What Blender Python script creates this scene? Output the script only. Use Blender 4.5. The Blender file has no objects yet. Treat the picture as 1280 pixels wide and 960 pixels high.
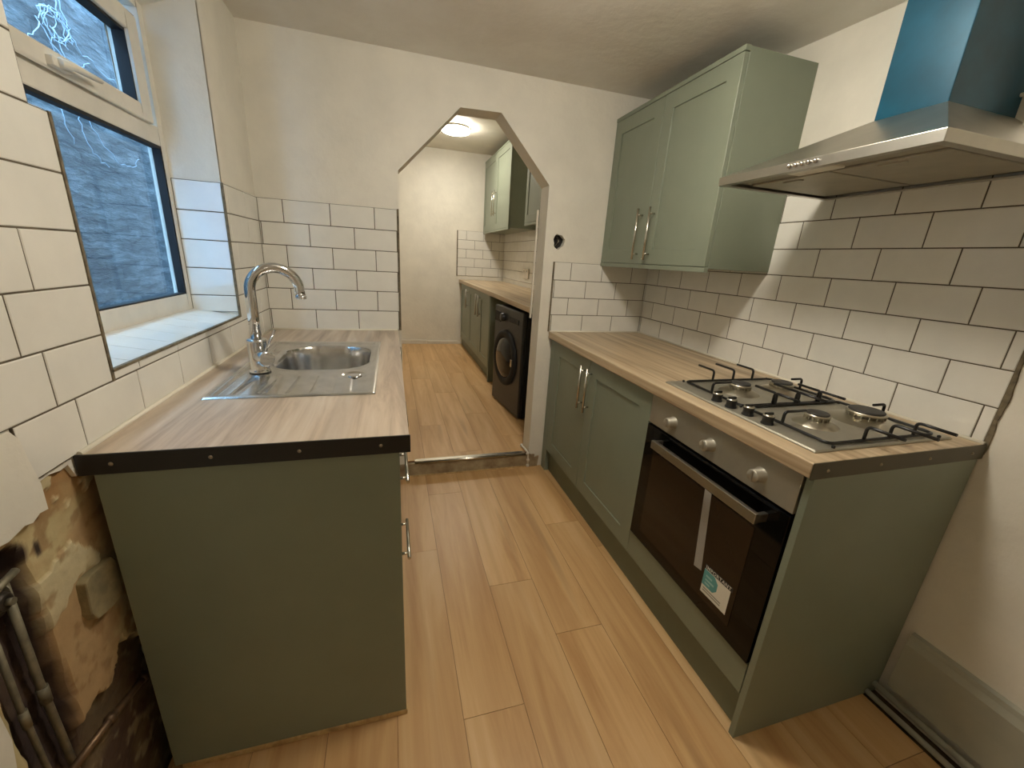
import bpy, math, random
from mathutils import Vector, Matrix, noise
from mathutils.geometry import tessellate_polygon
random.seed(7)
COL = bpy.context.scene.collection
PI = math.pi
XR = 2.126      # inner face of the right wall (left wall is x = 0, arch wall is y = 0)
WT = 0.910      # worktop height
RP, TP = 0.1017, 0.204   # tile row and tile column pitch

# ------------------------------------------------------------------ materials
def lin(c):
    return tuple(((v/255)/12.92 if v/255 <= .04045 else ((v/255+.055)/1.055)**2.4) for v in c) + (1,)
def new_mat(name):
    m = bpy.data.materials.new(name); m.use_nodes = True
    nt = m.node_tree; b = nt.nodes['Principled BSDF']
    return m, nt, b
def N(nt, t, **kw):
    n = nt.nodes.new(t)
    for k, v in kw.items():
        if k in n.inputs: n.inputs[k].default_value = v
        else: setattr(n, k, v)
    return n
def coords(nt, scale=(1,1,1), kind='Object', rot=(0,0,0)):
    tc = nt.nodes.new('ShaderNodeTexCoord'); mp = nt.nodes.new('ShaderNodeMapping')
    mp.inputs['Scale'].default_value = scale; mp.inputs['Rotation'].default_value = rot
    nt.links.new(tc.outputs[kind], mp.inputs[0]); return mp.outputs[0]
def ramp(nt, stops):
    r = nt.nodes.new('ShaderNodeValToRGB'); e = r.color_ramp.elements
    while len(e) < len(stops): e.new(.5)
    for i, (p, c) in enumerate(stops): e[i].position = p; e[i].color = lin(c) if len(c) == 3 else c
    return r
def mat(name, col, rough=.6, metal=0, var=0, vscale=3, bump=0, bscale=60, spec=.5, coat=0, aniso=0, col2=None, vdet=5):
    """principled surface with a little colour variation and fine relief"""
    m, nt, b = new_mat(name)
    c = lin(col); b.inputs['Base Color'].default_value = c
    b.inputs['Roughness'].default_value = rough; b.inputs['Metallic'].default_value = metal
    b.inputs['Specular IOR Level'].default_value = spec; b.inputs['Coat Weight'].default_value = coat
    if var:
        n = N(nt, 'ShaderNodeTexNoise', Scale=vscale, Detail=vdet, Roughness=.6)
        nt.links.new(coords(nt), n.inputs['Vector'])
        c2 = col2 or tuple(max(0, v*(1-var)) for v in col)
        r = ramp(nt, [(.32, c2), (.66, col)])
        nt.links.new(n.outputs['Fac'], r.inputs[0]); nt.links.new(r.outputs[0], b.inputs['Base Color'])
    if bump:
        n2 = N(nt, 'ShaderNodeTexNoise', Scale=bscale, Detail=4, Roughness=.55)
        nt.links.new(coords(nt), n2.inputs['Vector'])
        bm = N(nt, 'ShaderNodeBump', Strength=bump, Distance=.004)
        nt.links.new(n2.outputs['Fac'], bm.inputs['Height']); nt.links.new(bm.outputs[0], b.inputs['Normal'])
    return m
def wood(name, base, dark, light, sc=(14, .9, 14), rough=.45, knots=True, attr=False, contrast=1.0, sat=1):
    m, nt, b = new_mat(name)
    L = nt.links.new
    v = coords(nt, sc)
    if attr:   # every plank reads the grain at its own offset
        at = N(nt, 'ShaderNodeAttribute', attribute_name='plank')
        ad = nt.nodes.new('ShaderNodeVectorMath'); ad.operation = 'MULTIPLY_ADD'
        L(at.outputs['Color'], ad.inputs[0]); ad.inputs[1].default_value = (37, 21, 5); L(v, ad.inputs[2]); v = ad.outputs[0]
    n = N(nt, 'ShaderNodeTexNoise', Scale=1.0, Detail=7, Roughness=.62, Distortion=.6); L(v, n.inputs['Vector'])
    r = ramp(nt, [(.30, dark), (.50, base), (.72, light)]); L(n.outputs['Fac'], r.inputs[0])
    # broad cathedral figure
    w = N(nt, 'ShaderNodeTexNoise', Scale=.28, Detail=2, Roughness=.5, Distortion=.3); L(v, w.inputs['Vector'])
    mth = nt.nodes.new('ShaderNodeMath'); mth.operation = 'MULTIPLY'; L(w.outputs['Fac'], mth.inputs[0]); mth.inputs[1].default_value = 26
    sn = nt.nodes.new('ShaderNodeMath'); sn.operation = 'SINE'; L(mth.outputs[0], sn.inputs[0])
    mr = N(nt, 'ShaderNodeMapRange'); L(sn.outputs[0], mr.inputs[0])
    mr.inputs[1].default_value = .55; mr.inputs[2].default_value = 1; mr.inputs[3].default_value = 0; mr.inputs[4].default_value = .30*contrast
    mx = N(nt, 'ShaderNodeMixRGB'); L(mr.outputs[0], mx.inputs[0]); L(r.outputs[0], mx.inputs[1]); mx.inputs[2].default_value = lin(dark)
    out = mx.outputs[0]
    if knots:
        k = N(nt, 'ShaderNodeTexNoise', Scale=.9 if attr else .5, Detail=1.5); L(v, k.inputs['Vector'])
        kr = N(nt, 'ShaderNodeMapRange'); L(k.outputs['Fac'], kr.inputs[0])
        kr.inputs[1].default_value = .64; kr.inputs[2].default_value = .78; kr.inputs[3].default_value = 0; kr.inputs[4].default_value = .55*contrast
        mk = N(nt, 'ShaderNodeMixRGB'); L(kr.outputs[0], mk.inputs[0]); L(out, mk.inputs[1]); mk.inputs[2].default_value = lin(tuple(x*.78 for x in dark)); out = mk.outputs[0]
    if attr:
        sep = N(nt, 'ShaderNodeSeparateColor'); L(at.outputs['Color'], sep.inputs[0])
        br = N(nt, 'ShaderNodeMapRange'); L(sep.outputs[2], br.inputs[0]); br.inputs[3].default_value = .93; br.inputs[4].default_value = 1.05
        hs = N(nt, 'ShaderNodeHueSaturation'); L(br.outputs[0], hs.inputs['Value']); L(out, hs.inputs['Color']); out = hs.outputs[0]
    L(out, b.inputs['Base Color']); b.inputs['Roughness'].default_value = rough
    bp = N(nt, 'ShaderNodeBump', Strength=.12, Distance=.002); L(n.outputs['Fac'], bp.inputs['Height']); L(bp.outputs[0], b.inputs['Normal'])
    return m

M = {}
M['plaster'] = mat('painted_plaster', (231, 226, 212), .55, var=.05, vscale=4, bump=.55, bscale=28)
M['ceiling'] = mat('ceiling_paint', (232, 228, 218), .42, var=.05, vscale=3, bump=.5, bscale=22, col2=(220, 214, 202))
M['tile'] = mat('white_glazed_tile', (232, 229, 219), .13, var=.03, vscale=9, spec=.55)
M['grout'] = mat('grey_grout', (98, 88, 70), .9, var=.2, vscale=40)
M['adhesive'] = mat('raw_tile_edge', (128, 116, 92), .9, var=.3, vscale=50, bump=.6, bscale=80)
M['sealant'] = mat('white_sealant', (232, 226, 208), .4)
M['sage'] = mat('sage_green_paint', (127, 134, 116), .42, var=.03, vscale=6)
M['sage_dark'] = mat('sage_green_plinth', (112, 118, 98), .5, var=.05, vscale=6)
M['oak'] = wood('laminate_floor_oak', (204, 165, 114), (182, 140, 90), (216, 182, 134), sc=(13, 1.0, 9), rough=.40, attr=True, contrast=1.15)
M['groove'] = mat('floor_groove', (128, 92, 58), .8)
M['top_r'] = wood('worktop_oak', (188, 166, 134), (142, 118, 88), (210, 192, 162), sc=(26, .9, 26), rough=.38, contrast=.9)
M['top_l'] = wood('worktop_grey_oak', (192, 174, 153), (146, 126, 107), (212, 200, 184), sc=(20, 1.3, 20), rough=.34, contrast=1.0)
M['black_strip'] = mat('black_edging', (22, 20, 18), .45, var=.1)
M['grey_strip'] = mat('aluminium_edging', (92, 86, 68), .45, metal=.5, var=.1)
M['screw'] = mat('screw_head', (150, 140, 120), .4, metal=1)
M['steel'] = mat('brushed_steel', (190, 186, 175), .33, metal=1, var=.06, vscale=12)
M['steel_dull'] = mat('dull_steel', (182, 177, 162), .52, metal=.85, var=.08, vscale=8)
M['sink_steel'] = mat('sink_steel', (222, 221, 219), .19, metal=1, var=.12, vscale=14, bump=.05, bscale=22)
M['chrome'] = mat('chrome', (215, 215, 215), .06, metal=1)
M['nickel'] = mat('satin_nickel', (200, 196, 184), .26, metal=1)
M['iron'] = mat('black_enamel', (14, 13, 12), .35)
M['burner'] = mat('burner_cap', (58, 56, 52), .55, var=.2, vscale=30)
M['alu'] = mat('cast_aluminium', (190, 184, 168), .34, metal=1)
M['blackglass'] = mat('black_glass', (9, 8, 7), .05, spec=.22)
M['ovenwin'] = mat('oven_window_glass', (40, 28, 18), .07, spec=.3)
M['film'] = mat('blue_protective_film', (10, 82, 108), .28, var=.18, vscale=7, metal=.25, spec=.6)
M['upvc'] = mat('white_plastic', (226, 220, 206), .35, var=.06, vscale=9)
M['gasket'] = mat('black_rubber', (16, 17, 20), .6)
M['darkframe'] = mat('dark_frame_edge', (48, 46, 58), .4)
M['white'] = mat('white_enamel', (228, 222, 208), .35)
M['black_plastic'] = mat('black_plastic', (20, 20, 20), .35)
M['washer'] = mat('graphite_enamel', (46, 46, 46), .3, metal=.35)
M['washer_side'] = mat('graphite_side', (14, 14, 14), .7)
M['doorglass'] = mat('dark_porthole_glass', (20, 17, 14), .08, spec=.6)
M['door_strip'] = mat('pale_grey_strip', (158, 154, 146), .5)  # flat pale grey for the slanting strip on the oven door
M['label'] = mat('white_label', (226, 224, 210), .5)
M['teal'] = mat('teal_print', (92, 160, 160), .5)
M['lightteal'] = mat('pale_teal_print', (156, 200, 198), .5)
M['ink'] = mat('black_print', (26, 26, 26), .5)
M['greyink'] = mat('grey_print', (150, 146, 136), .5)
M['hole'] = mat('dark_back_box', (34, 31, 27), .8, var=.4, vscale=60)
M['riser'] = mat('bare_riser', (176, 160, 128), .8, var=.25, vscale=12, bump=.5, bscale=30, col2=(128, 108, 80))
M['rawwood'] = wood('raw_pine', (196, 164, 112), (160, 128, 84), (214, 186, 138), sc=(30, 2, 30), rough=.6)
M['pipe'] = mat('dull_grey_pipe', (150, 142, 118), .5, metal=.3, var=.35, vscale=16)
M['pipe_dark'] = mat('dirty_fitting', (74, 66, 56), .5, metal=.4, var=.5, vscale=30)
M['copper'] = mat('old_copper', (126, 100, 74), .45, metal=.6, var=.3, vscale=20)
M['skirting'] = mat('painted_skirting', (178, 177, 160), .5, var=.08, vscale=5)
M['gapdark'] = mat('dusty_gap', (104, 88, 66), .95, var=.4, vscale=20)
M['block'] = mat('plastered_block', (150, 136, 100), .9, var=.25, vscale=18, bump=.7, bscale=40)
M['slate'] = mat('slate_roof', (70, 74, 78), .7, var=.3, vscale=5)
M['twig'] = mat('pale_twig', (176, 188, 196), .7)
M['carc'] = mat('carcass_inside', (170, 164, 150), .6)

def make_stone():
    m, nt, b = new_mat('coursed_rubble_stone'); L = nt.links.new
    v = coords(nt, (1, 1, 1))
    sep = nt.nodes.new('ShaderNodeSeparateXYZ'); L(v, sep.inputs[0])
    nz = N(nt, 'ShaderNodeTexNoise', Scale=4, Detail=5); L(v, nz.inputs['Vector'])
    cmb = nt.nodes.new('ShaderNodeCombineXYZ'); L(sep.outputs[1], cmb.inputs[0])
    ad = nt.nodes.new('ShaderNodeMath'); ad.operation = 'MULTIPLY_ADD'; L(nz.outputs['Fac'], ad.inputs[0]); ad.inputs[1].default_value = .16; L(sep.outputs[2], ad.inputs[2])
    L(ad.outputs[0], cmb.inputs[1])
    br = N(nt, 'ShaderNodeTexBrick', Scale=1.0); L(cmb.outputs[0], br.inputs['Vector'])
    br.inputs['Color1'].default_value = lin((96, 98, 98)); br.inputs['Color2'].default_value = lin((58, 62, 64)); br.inputs['Mortar'].default_value = lin((30, 33, 35))
    br.inputs['Mortar Size'].default_value = .010; br.inputs['Brick Width'].default_value = .34; br.inputs['Row Height'].default_value = .065; br.inputs['Mortar Smooth'].default_value = .6
    n2 = N(nt, 'ShaderNodeTexNoise', Scale=11, Detail=7, Roughness=.7); L(coords(nt, (1, .38, 1.5)), n2.inputs['Vector'])
    r = ramp(nt, [(.34, (40, 44, 46)), (.5, (82, 86, 86)), (.68, (150, 154, 154))]); L(n2.outputs['Fac'], r.inputs[0])
    mx = N(nt, 'ShaderNodeMixRGB', blend_type='MIX'); mx.inputs[0].default_value = .55
    L(br.outputs['Color'], mx.inputs[1]); L(r.outputs[0], mx.inputs[2]); L(mx.outputs[0], b.inputs['Base Color'])
    b.inputs['Roughness'].default_value = .85
    bp = N(nt, 'ShaderNodeBump', Strength=.9, Distance=.03); L(n2.outputs['Fac'], bp.inputs['Height']); L(bp.outputs[0], b.inputs['Normal'])
    return m
M['stone'] = make_stone()
def make_glass():
    m, nt, b = new_mat('window_pane'); nt.nodes.remove(b); L = nt.links.new
    t = N(nt, 'ShaderNodeBsdfTransparent'); t.inputs[0].default_value = (.93, .96, .97, 1)
    g = N(nt, 'ShaderNodeBsdfGlossy'); g.inputs['Roughness'].default_value = .03
    lw = N(nt, 'ShaderNodeLayerWeight', Blend=.5); pw = nt.nodes.new('ShaderNodeMath'); pw.operation = 'POWER'; L(lw.outputs['Facing'], pw.inputs[0]); pw.inputs[1].default_value = 5
    f = nt.nodes.new('ShaderNodeMath'); f.operation = 'MULTIPLY_ADD'; L(pw.outputs[0], f.inputs[0]); f.inputs[1].default_value = .7; f.inputs[2].default_value = .03
    mx = nt.nodes.new('ShaderNodeMixShader'); L(f.outputs[0], mx.inputs[0]); L(t.outputs[0], mx.inputs[1]); L(g.outputs[0], mx.inputs[2])
    L(mx.outputs[0], nt.nodes['Material Output'].inputs[0]); return m
M['glass'] = make_glass()
def emis(name, col, s):
    m, nt, b = new_mat(name); b.inputs['Emission Color'].default_value = col; b.inputs['Emission Strength'].default_value = s
    b.inputs['Base Color'].default_value = (.8, .8, .8, 1); return m
def make_bare():
    m, nt, b = new_mat('bare_wall_surface'); L = nt.links.new
    at = N(nt, 'ShaderNodeAttribute', attribute_name='patch')
    n = N(nt, 'ShaderNodeTexNoise', Scale=45, Detail=6); L(coords(nt), n.inputs['Vector'])
    mr = N(nt, 'ShaderNodeMapRange'); L(n.outputs['Fac'], mr.inputs[0]); mr.inputs[3].default_value = .8; mr.inputs[4].default_value = 1.15
    hs = N(nt, 'ShaderNodeHueSaturation'); L(mr.outputs[0], hs.inputs['Value']); L(at.outputs['Color'], hs.inputs['Color'])
    L(hs.outputs[0], b.inputs['Base Color']); b.inputs['Roughness'].default_value = .85
    bp = N(nt, 'ShaderNodeBump', Strength=.5, Distance=.004); L(n.outputs['Fac'], bp.inputs['Height']); L(bp.outputs[0], b.inputs['Normal'])
    return m
M['bare'] = make_bare()

# ------------------------------------------------------------------ object helpers
def root_loc(o):
    while o.parent: o = o.parent
    return Vector(o.location)
def thing(name, label, cat, loc=(0,0,0), rz=0, group=None):
    o = bpy.data.objects.new(name, None); COL.objects.link(o); o.empty_display_size = .05
    o.location = loc; o.rotation_euler = (0, 0, rz); tag(o, label, cat, group); return o
def tag(o, label=None, cat=None, group=None, kind=None):
    if label: o['label'] = label
    if cat: o['category'] = cat
    if group: o['group'] = group
    if kind: o['kind'] = kind
    return o
class MB:
    def __init__(s): s.v = []; s.f = []; s.m = []; s.sm = []
    def add(s, vs, fs, mi=0, smooth=False):
        k = len(s.v); s.v += [Vector(p) for p in vs]
        for f in fs: s.f.append([i+k for i in f]); s.m.append(mi); s.sm.append(smooth)
        return s
    def box(s, a, b, mi=0):
        x0, y0, z0 = [min(p, q) for p, q in zip(a, b)]; x1, y1, z1 = [max(p, q) for p, q in zip(a, b)]
        return s.add([(x0,y0,z0),(x1,y0,z0),(x1,y1,z0),(x0,y1,z0),(x0,y0,z1),(x1,y0,z1),(x1,y1,z1),(x0,y1,z1)],
                     [(0,3,2,1),(4,5,6,7),(0,1,5,4),(1,2,6,5),(2,3,7,6),(3,0,4,7)], mi)
    def tube(s, pts, r, n=12, mi=0, cap=True, closed=False):
        pts = [Vector(p) for p in pts]; K = len(pts); rs = r if isinstance(r, (list, tuple)) else [r]*K
        up = None; rings = []
        for i, p in enumerate(pts):
            if closed: t = pts[(i+1) % K]-pts[i-1]
            else: t = pts[min(i+1, K-1)]-pts[max(i-1, 0)]
            t.normalize()
            if up is None:
                a = Vector((0,0,1)) if abs(t.z) < .9 else Vector((1,0,0)); up = (a-t*a.dot(t)).normalized()
            else: up = (up-t*up.dot(t)).normalized()
            w = t.cross(up); rings.append([p+(up*math.cos(2*PI*j/n)+w*math.sin(2*PI*j/n))*rs[i] for j in range(n)])
        vs = [q for rg in rings for q in rg]; fs = []
        for i in range(K if closed else K-1):
            for j in range(n): fs.append((i*n+j, i*n+(j+1) % n, ((i+1) % K)*n+(j+1) % n, ((i+1) % K)*n+j))
        s.add(vs, fs, mi, True)
        if cap and not closed:
            s.add(rings[0], [tuple(range(n))[::-1]], mi); s.add(rings[-1], [tuple(range(n))], mi)
        return s
    def lathe(s, prof, n=32, mi=0, o=(0,0,0), axis='z', smooth=True):
        o = Vector(o); vs = []; fs = []
        for r, h in prof:
            for j in range(n):
                a = 2*PI*j/n; c, d = r*math.cos(a), r*math.sin(a)
                p = {'z': (c, d, h), 'x': (h, c, d), 'y': (d, h, c)}[axis]; vs.append(o+Vector(p))
        for i in range(len(prof)-1):
            for j in range(n): fs.append((i*n+j, i*n+(j+1) % n, (i+1)*n+(j+1) % n, (i+1)*n+j))
        s.add(vs, fs, mi, smooth); return s
    def disc(s, c, r, n=24, mi=0, axis='z', ry=None, flip=False):
        c = Vector(c); ry = ry or r; vs = []
        for j in range(n):
            a = 2*PI*j/n; p = {'z': (r*math.cos(a), ry*math.sin(a), 0), 'x': (0, r*math.cos(a), ry*math.sin(a)), 'y': (r*math.cos(a), 0, ry*math.sin(a))}[axis]
            vs.append(c+Vector(p))
        return s.add(vs, [tuple(range(n))], mi)
    def prism(s, outer, t0, t1, axis='y', holes=(), mi=0, side=None):
        """polygon (2D) with holes, extruded along an axis between t0 and t1"""
        def P(p, t): return {'x': (t, p[0], p[1]), 'y': (p[0], t, p[1]), 'z': (p[0], p[1], t)}[axis]
        loops = [outer]+list(holes); flat = [p for l in loops for p in l]; n = len(flat)
        tris = tessellate_polygon([[Vector((p[0], p[1], 0)) for p in l] for l in loops])
        s.add([P(p, t0) for p in flat]+[P(p, t1) for p in flat], [tuple(t) for t in tris]+[tuple(i+n for i in t)[::-1] for t in tris], mi)
        for l in loops:
            k = len(l); vs = [P(p, t0) for p in l]+[P(p, t1) for p in l]
            s.add(vs, [(i, (i+1) % k, (i+1) % k+k, i+k) for i in range(k)], mi if side is None else side)
        return s
    def build(s, name, mats, parent=None, bevel=0, seg=2, label=None, local=False, tri=False):
        off = root_loc(parent) if (parent and not local) else Vector((0,0,0))
        me = bpy.data.meshes.new(name); me.from_pydata([tuple(p-off) for p in s.v], [], s.f)
        if not isinstance(mats, (list, tuple)): mats = [mats]
        for m in mats: me.materials.append(m)
        for p, mi, sm in zip(me.polygons, s.m, s.sm): p.material_index = mi; p.use_smooth = sm
        import bmesh
        bm = bmesh.new(); bm.from_mesh(me); bmesh.ops.remove_doubles(bm, verts=bm.verts, dist=1e-5)
        bmesh.ops.recalc_face_normals(bm, faces=bm.faces); bm.to_mesh(me); bm.free()
        o = bpy.data.objects.new(name, me); COL.objects.link(o); o.parent = parent
        if bevel:
            b = o.modifiers.new('bevel', 'BEVEL'); b.width = bevel; b.segments = seg; b.limit_method = 'ANGLE'; b.angle_limit = math.radians(40); b.harden_normals = False
        if label: o['label'] = label
        return o
def struct(mb, name, mats, **k):
    o = mb.build(name, mats, **k); o['kind'] = 'structure'; return o
def arc(c, r, a0, a1, n, u, w):
    c, u, w = Vector(c), Vector(u), Vector(w)
    return [c+u*(r*math.cos(a0+(a1-a0)*i/n))+w*(r*math.sin(a0+(a1-a0)*i/n)) for i in range(n+1)]
def fillet(pts, r, n=5):
    """rounds the corners of an open polyline"""
    pts = [Vector(p) for p in pts]; out = [pts[0]]
    for a, b, c in zip(pts, pts[1:], pts[2:]):
        d0 = (a-b).normalized(); d1 = (c-b).normalized(); rr = min(r, (a-b).length*.49, (c-b).length*.49)
        p0, p1 = b+d0*rr, b+d1*rr
        for i in range(n+1):
            t = i/n; out.append(p0*(1-t)**2+b*2*t*(1-t)+p1*t*t)
    return out+[pts[-1]]

# ------------------------------------------------------------------ tiling
def tile_field(rect_rows, axis, face, sign, name, parent, th=.007, clip=None, gap=.0034):
    """rows: (z0, z1, [joint positions incl. both ends]); face = coordinate of the glazed face; sign = into-room direction"""
    mb = MB(); back = face-sign*th; g = gap; b = .0016
    for z0, z1, js in rect_rows:
        for a, c in zip(js, js[1:]):
            if c-a < .004: continue
            tilt = random.uniform(-.0005, .0005); tz = random.uniform(-.0005, .0005)
            A, C, Z0, Z1 = a+g/2, c-g/2, z0+g/2, z1-g/2
            def P(u, t, z): return (t, u, z) if axis == 'x' else (u, t, z)
            vs = [P(A, back, Z0), P(C, back, Z0), P(C, back, Z1), P(A, back, Z1)]
            m1 = face-sign*b*.8
            vs += [P(A, m1, Z0), P(C, m1, Z0), P(C, m1, Z1), P(A, m1, Z1)]
            vs += [P(A+b, face+tilt+tz, Z0+b), P(C-b, face-tilt+tz, Z0+b), P(C-b, face-tilt-tz, Z1-b), P(A+b, face+tilt-tz, Z1-b)]
            fs = [(0,1,5,4),(1,2,6,5),(2,3,7,6),(3,0,4,7),(4,5,9,8),(5,6,10,9),(6,7,11,10),(7,4,8,11),(8,9,10,11)]
            mb.add(vs, fs, 0)
        # grout bed
        mid = face-sign*.0018
        a, c = js[0], js[-1]
        A3 = (back, a, z0) if axis == 'x' else (a, back, z0); C3 = (mid, c, z1) if axis == 'x' else (c, mid, z1)
        mb.box(A3, C3, 1)
    return mb.build(name, [M['tile'], M['grout']], parent)
def joints(a, b, off, pitch=TP):
    k = math.ceil((a-off)/pitch-1e-6); out = [a]
    while off+k*pitch < b-1e-6:
        if off+k*pitch > a+.004: out.append(off+k*pitch)
        k += 1
    return out+[b]
Z = lambda k: WT+RP*k

# ------------------------------------------------------------------ SETTING
# floor: laminate planks, one structure mesh with a plank id stored per face
def plank_floor(name, x0, x1, y0, y1, z, th=.012, first=.755, pitch=.189, L=1.21, jt=None, cut=None):
    mb = MB(); cols = []
    k0 = math.floor((x0-first)/pitch); x = first+k0*pitch; k = k0
    g = .0008
    while x < x1:
        a, b = max(x, x0), min(x+pitch, x1)
        base = (jt or {}).get(k, -.3*k*1.7 % L)
        y = base-L*math.ceil((base-y0)/L)
        while y < y1:
            c, d = max(y, y0), min(y+L, y1)
            if d-c > .01 and b-a > .005:
                n = len(mb.f); mb.box((a+g, c+g, z-th), (b-g, d-g, z)); cols += [(random.random(), random.random(), random.random(), 1)]*6
            y += L
        x += pitch; k += 1
    n = len(mb.f); mb.box((x0, y0, z-th-.02), (x1, y1, z-.0025), 1); cols += [(0, 0, 0, 1)]*6
    me = bpy.data.meshes.new(name); me.from_pydata([tuple(p) for p in mb.v], [], mb.f)
    me.materials.append(M['oak']); me.materials.append(M['groove'])
    at = me.color_attributes.new('plank', 'FLOAT_COLOR', 'CORNER')
    for p in me.polygons:
        p.material_index = mb.m[p.index]
        for li in p.loop_indices: at.data[li].color = cols[p.index]
    o = bpy.data.objects.new(name, me); COL.objects.link(o); o['kind'] = 'structure'; return o
plank_floor('floor', -.01, 2.055, -3.7, -.004, 0, jt={-1: -.69, 0: -1.44, 1: -.96, 2: -1.235, 3: -.62, -2: -1.05, -3: -.5})
plank_floor('floor_2', -.20, XR+.02, .02, 3.52, .095, jt={-1: .9, 0: .55, 1: 1.3, 2: .75, 3: 1.5, -2: 1.1})
mb = MB(); mb.box((2.055, -3.7, -.05), (XR+.01, -.004, -.012)); mb.box((-.245, -3.75, -.20), (XR+.2, 3.65, -.05)); mb.box((-.245, .12, -.05), (XR+.2, 3.65, .055)); struct(mb, 'floor_3', M['gapdark'])

# ceiling (slightly out of level) and back room ceiling
mb = MB()
cz = lambda x, y: 2.197+.05*(x/XR)*max(y, -1.3)
nx, ny = 10, 16; vs = []
for j in range(ny+1):
    for i in range(nx+1):
        x = -.245+(XR+.4)*i/nx; y = -3.75+3.87*j/ny; vs.append((x, y, cz(x, y)))
mb.add(vs, [(j*(nx+1)+i, j*(nx+1)+i+1, (j+1)*(nx+1)+i+1, (j+1)*(nx+1)+i) for j in range(ny) for i in range(nx)], 0, True)
mb.add([(v[0], v[1], v[2]+.08) for v in vs], [(j*(nx+1)+i, (j+1)*(nx+1)+i, (j+1)*(nx+1)+i+1, j*(nx+1)+i+1) for j in range(ny) for i in range(nx)], 0, True)
mb.add([vs[0], vs[nx], vs[-1], vs[-1-nx]]+[(p[0], p[1], p[2]+.08) for p in (vs[0], vs[nx], vs[-1], vs[-1-nx])], [(0,1,5,4),(1,2,6,5),(2,3,7,6),(3,0,4,7)])
struct(mb, 'ceiling', M['ceiling'])
mb = MB(); mb.box((-.245, .125, 2.60), (XR+.2, 3.6, 2.68)); struct(mb, 'ceiling_2', M['plaster'])

# arch wall, with the hole for a missing switch
hole = []
for i in range(22):
    a = 2*PI*i/22; r = 1+.10*math.sin(3*a+1)+.06*math.sin(7*a)
    hole.append((1.513+.035*r*math.cos(a), 1.428+.040*r*math.sin(a)))
outer = [(-.245, -.06), (.632, -.06), (.632, 1.700), (.934, 2.011), (1.142, 2.017), (1.428, 1.713), (1.428, -.06), (XR+.2, -.06), (XR+.2, 2.72), (-.245, 2.72)]
mb = MB(); mb.prism(outer, 0, .125, 'y', holes=[hole]); wall_back = struct(mb, 'wall_back', M['plaster'])
mb = MB(); mb.lathe([(.052, 0), (.048, .035), (.0, .036)], 20, 0, (1.513, .004, 1.428), 'y'); mb.tube([(1.50, .03, 1.40), (1.515, .012, 1.43), (1.51, .03, 1.455)], .0022, 6, 1)
mb.build('back_box', [M['hole'], M['screw']], wall_back, label='empty dark socket hole in the wall')
# tiles on the arch wall
rows = [(Z(k), Z(k+1), joints(.0, .622, .007 if k % 2 == 0 else .105)) for k in range(6)]
tile_field(rows, 'y', -.006, -1, 'tiling', wall_back, .006)
rows = [(Z(k), Z(k+1), joints(1.497, XR, (1.505 if k % 2 == 0 else 1.604))) for k in range(4)]
tile_field(rows, 'y', -.006, -1, 'tiling', wall_back, .006)
mb = MB(); mb.box((.622, -.009, Z(0)), (.631, 0, Z(6)+.003)); mb.box((1.489, -.007, Z(0)), (1.497, 0, Z(4))); mb.build('edge_trim', M['adhesive'], wall_back)

# right wall
mb = MB(); mb.box((XR, -3.75, -.06), (XR+.2, 3.7, 2.75)); wall_right = struct(mb, 'wall_right', M['plaster'])
offs = [-1.24, -1.137, -1.24, -1.145, -1.073, -1.182, -1.080]
rows = [(Z(k), Z(k+1), joints(-1.676, -.006, offs[k])) for k in range(7)]
tile_field(rows, 'x', XR-.006, -1, 'tiling', wall_right, .006)
mb = MB()
pts = []
for i in range(40):
    z = WT-.03+(Z(7)-WT+.03)*i/39; pts.append((-1.684-.002*math.sin(i*.9)-random.random()*.003, z))
mb.prism([(-1.676, WT-.03)]+pts+[(-1.676, Z(7))], XR-.006, XR, 'x'); mb.build('raw_edge', M['adhesive'], wall_right, label='rough cut edge of the tiles')
# a socket box on the wall beside the hood
sb = thing('wall_switch', 'white plastic switch box on the wall at the right end of the cooker hood', 'switch', (XR-.001, -1.555, 1.68))
mb = MB(); mb.box((XR-.045, -1.62, 1.635), (XR-.001, -1.525, 1.722)); mb.build('back_plate', M['white'], sb, .006)
mb = MB(); mb.box((XR-.052, -1.59, 1.66), (XR-.044, -1.555, 1.70)); mb.build('rocker', M['white'], sb, .002)
mb = MB(); mb.tube(fillet([(XR-.012, -1.55, 1.724), (XR-.012, -1.548, 1.76), (XR-.012, -1.51, 1.78), (XR-.012, -1.42, 1.79)], .02), .005, 8); mb.build('cable', M['white'], sb)

# left wall: window opening, plaster skim torn off near the camera
OY0, OY1 = -1.235, -.410
tear = [(-1.390, .868), (-1.402, .899), (-1.42, .897), (-1.445, .903), (-1.473, .901), (-1.470, .885), (-1.475, .868), (-1.475, .852), (-1.493, .855), (-1.51, .848), (-1.525, .853), (-1.557, .847), (-1.60, .83), (-1.655, .80), (-1.66, .70), (-1.65, .62), (-1.648, .55), (-1.66, .48), (-1.64, .40), (-1.66, .30), (-1.68, .1), (-1.68, -.06)]
outer = [(-3.75, -.06)]+tear[::-1]+[(-1.385, .868), (.13, .868), (.13, 2.4), (-3.75, 2.4)]
hole = [(OY0-.003, 1.010), (OY1+.004, 1.010), (OY1+.004, 2.083), (-1.279, 2.083), (-1.279, Z(6)+.002), (OY0-.003, Z(6)+.002)]
mb = MB(); mb.prism(outer, -.006, -.040, 'x', holes=[hole])
mb.prism([(-3.75, -.06), (.13, -.06), (.13, 2.4), (-3.75, 2.4)], -.06, -.245, 'x', holes=[[(-1.32, 1.0), (OY1+.11, 1.0), (OY1+.11, 2.10), (-1.32, 2.10)]])
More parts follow.
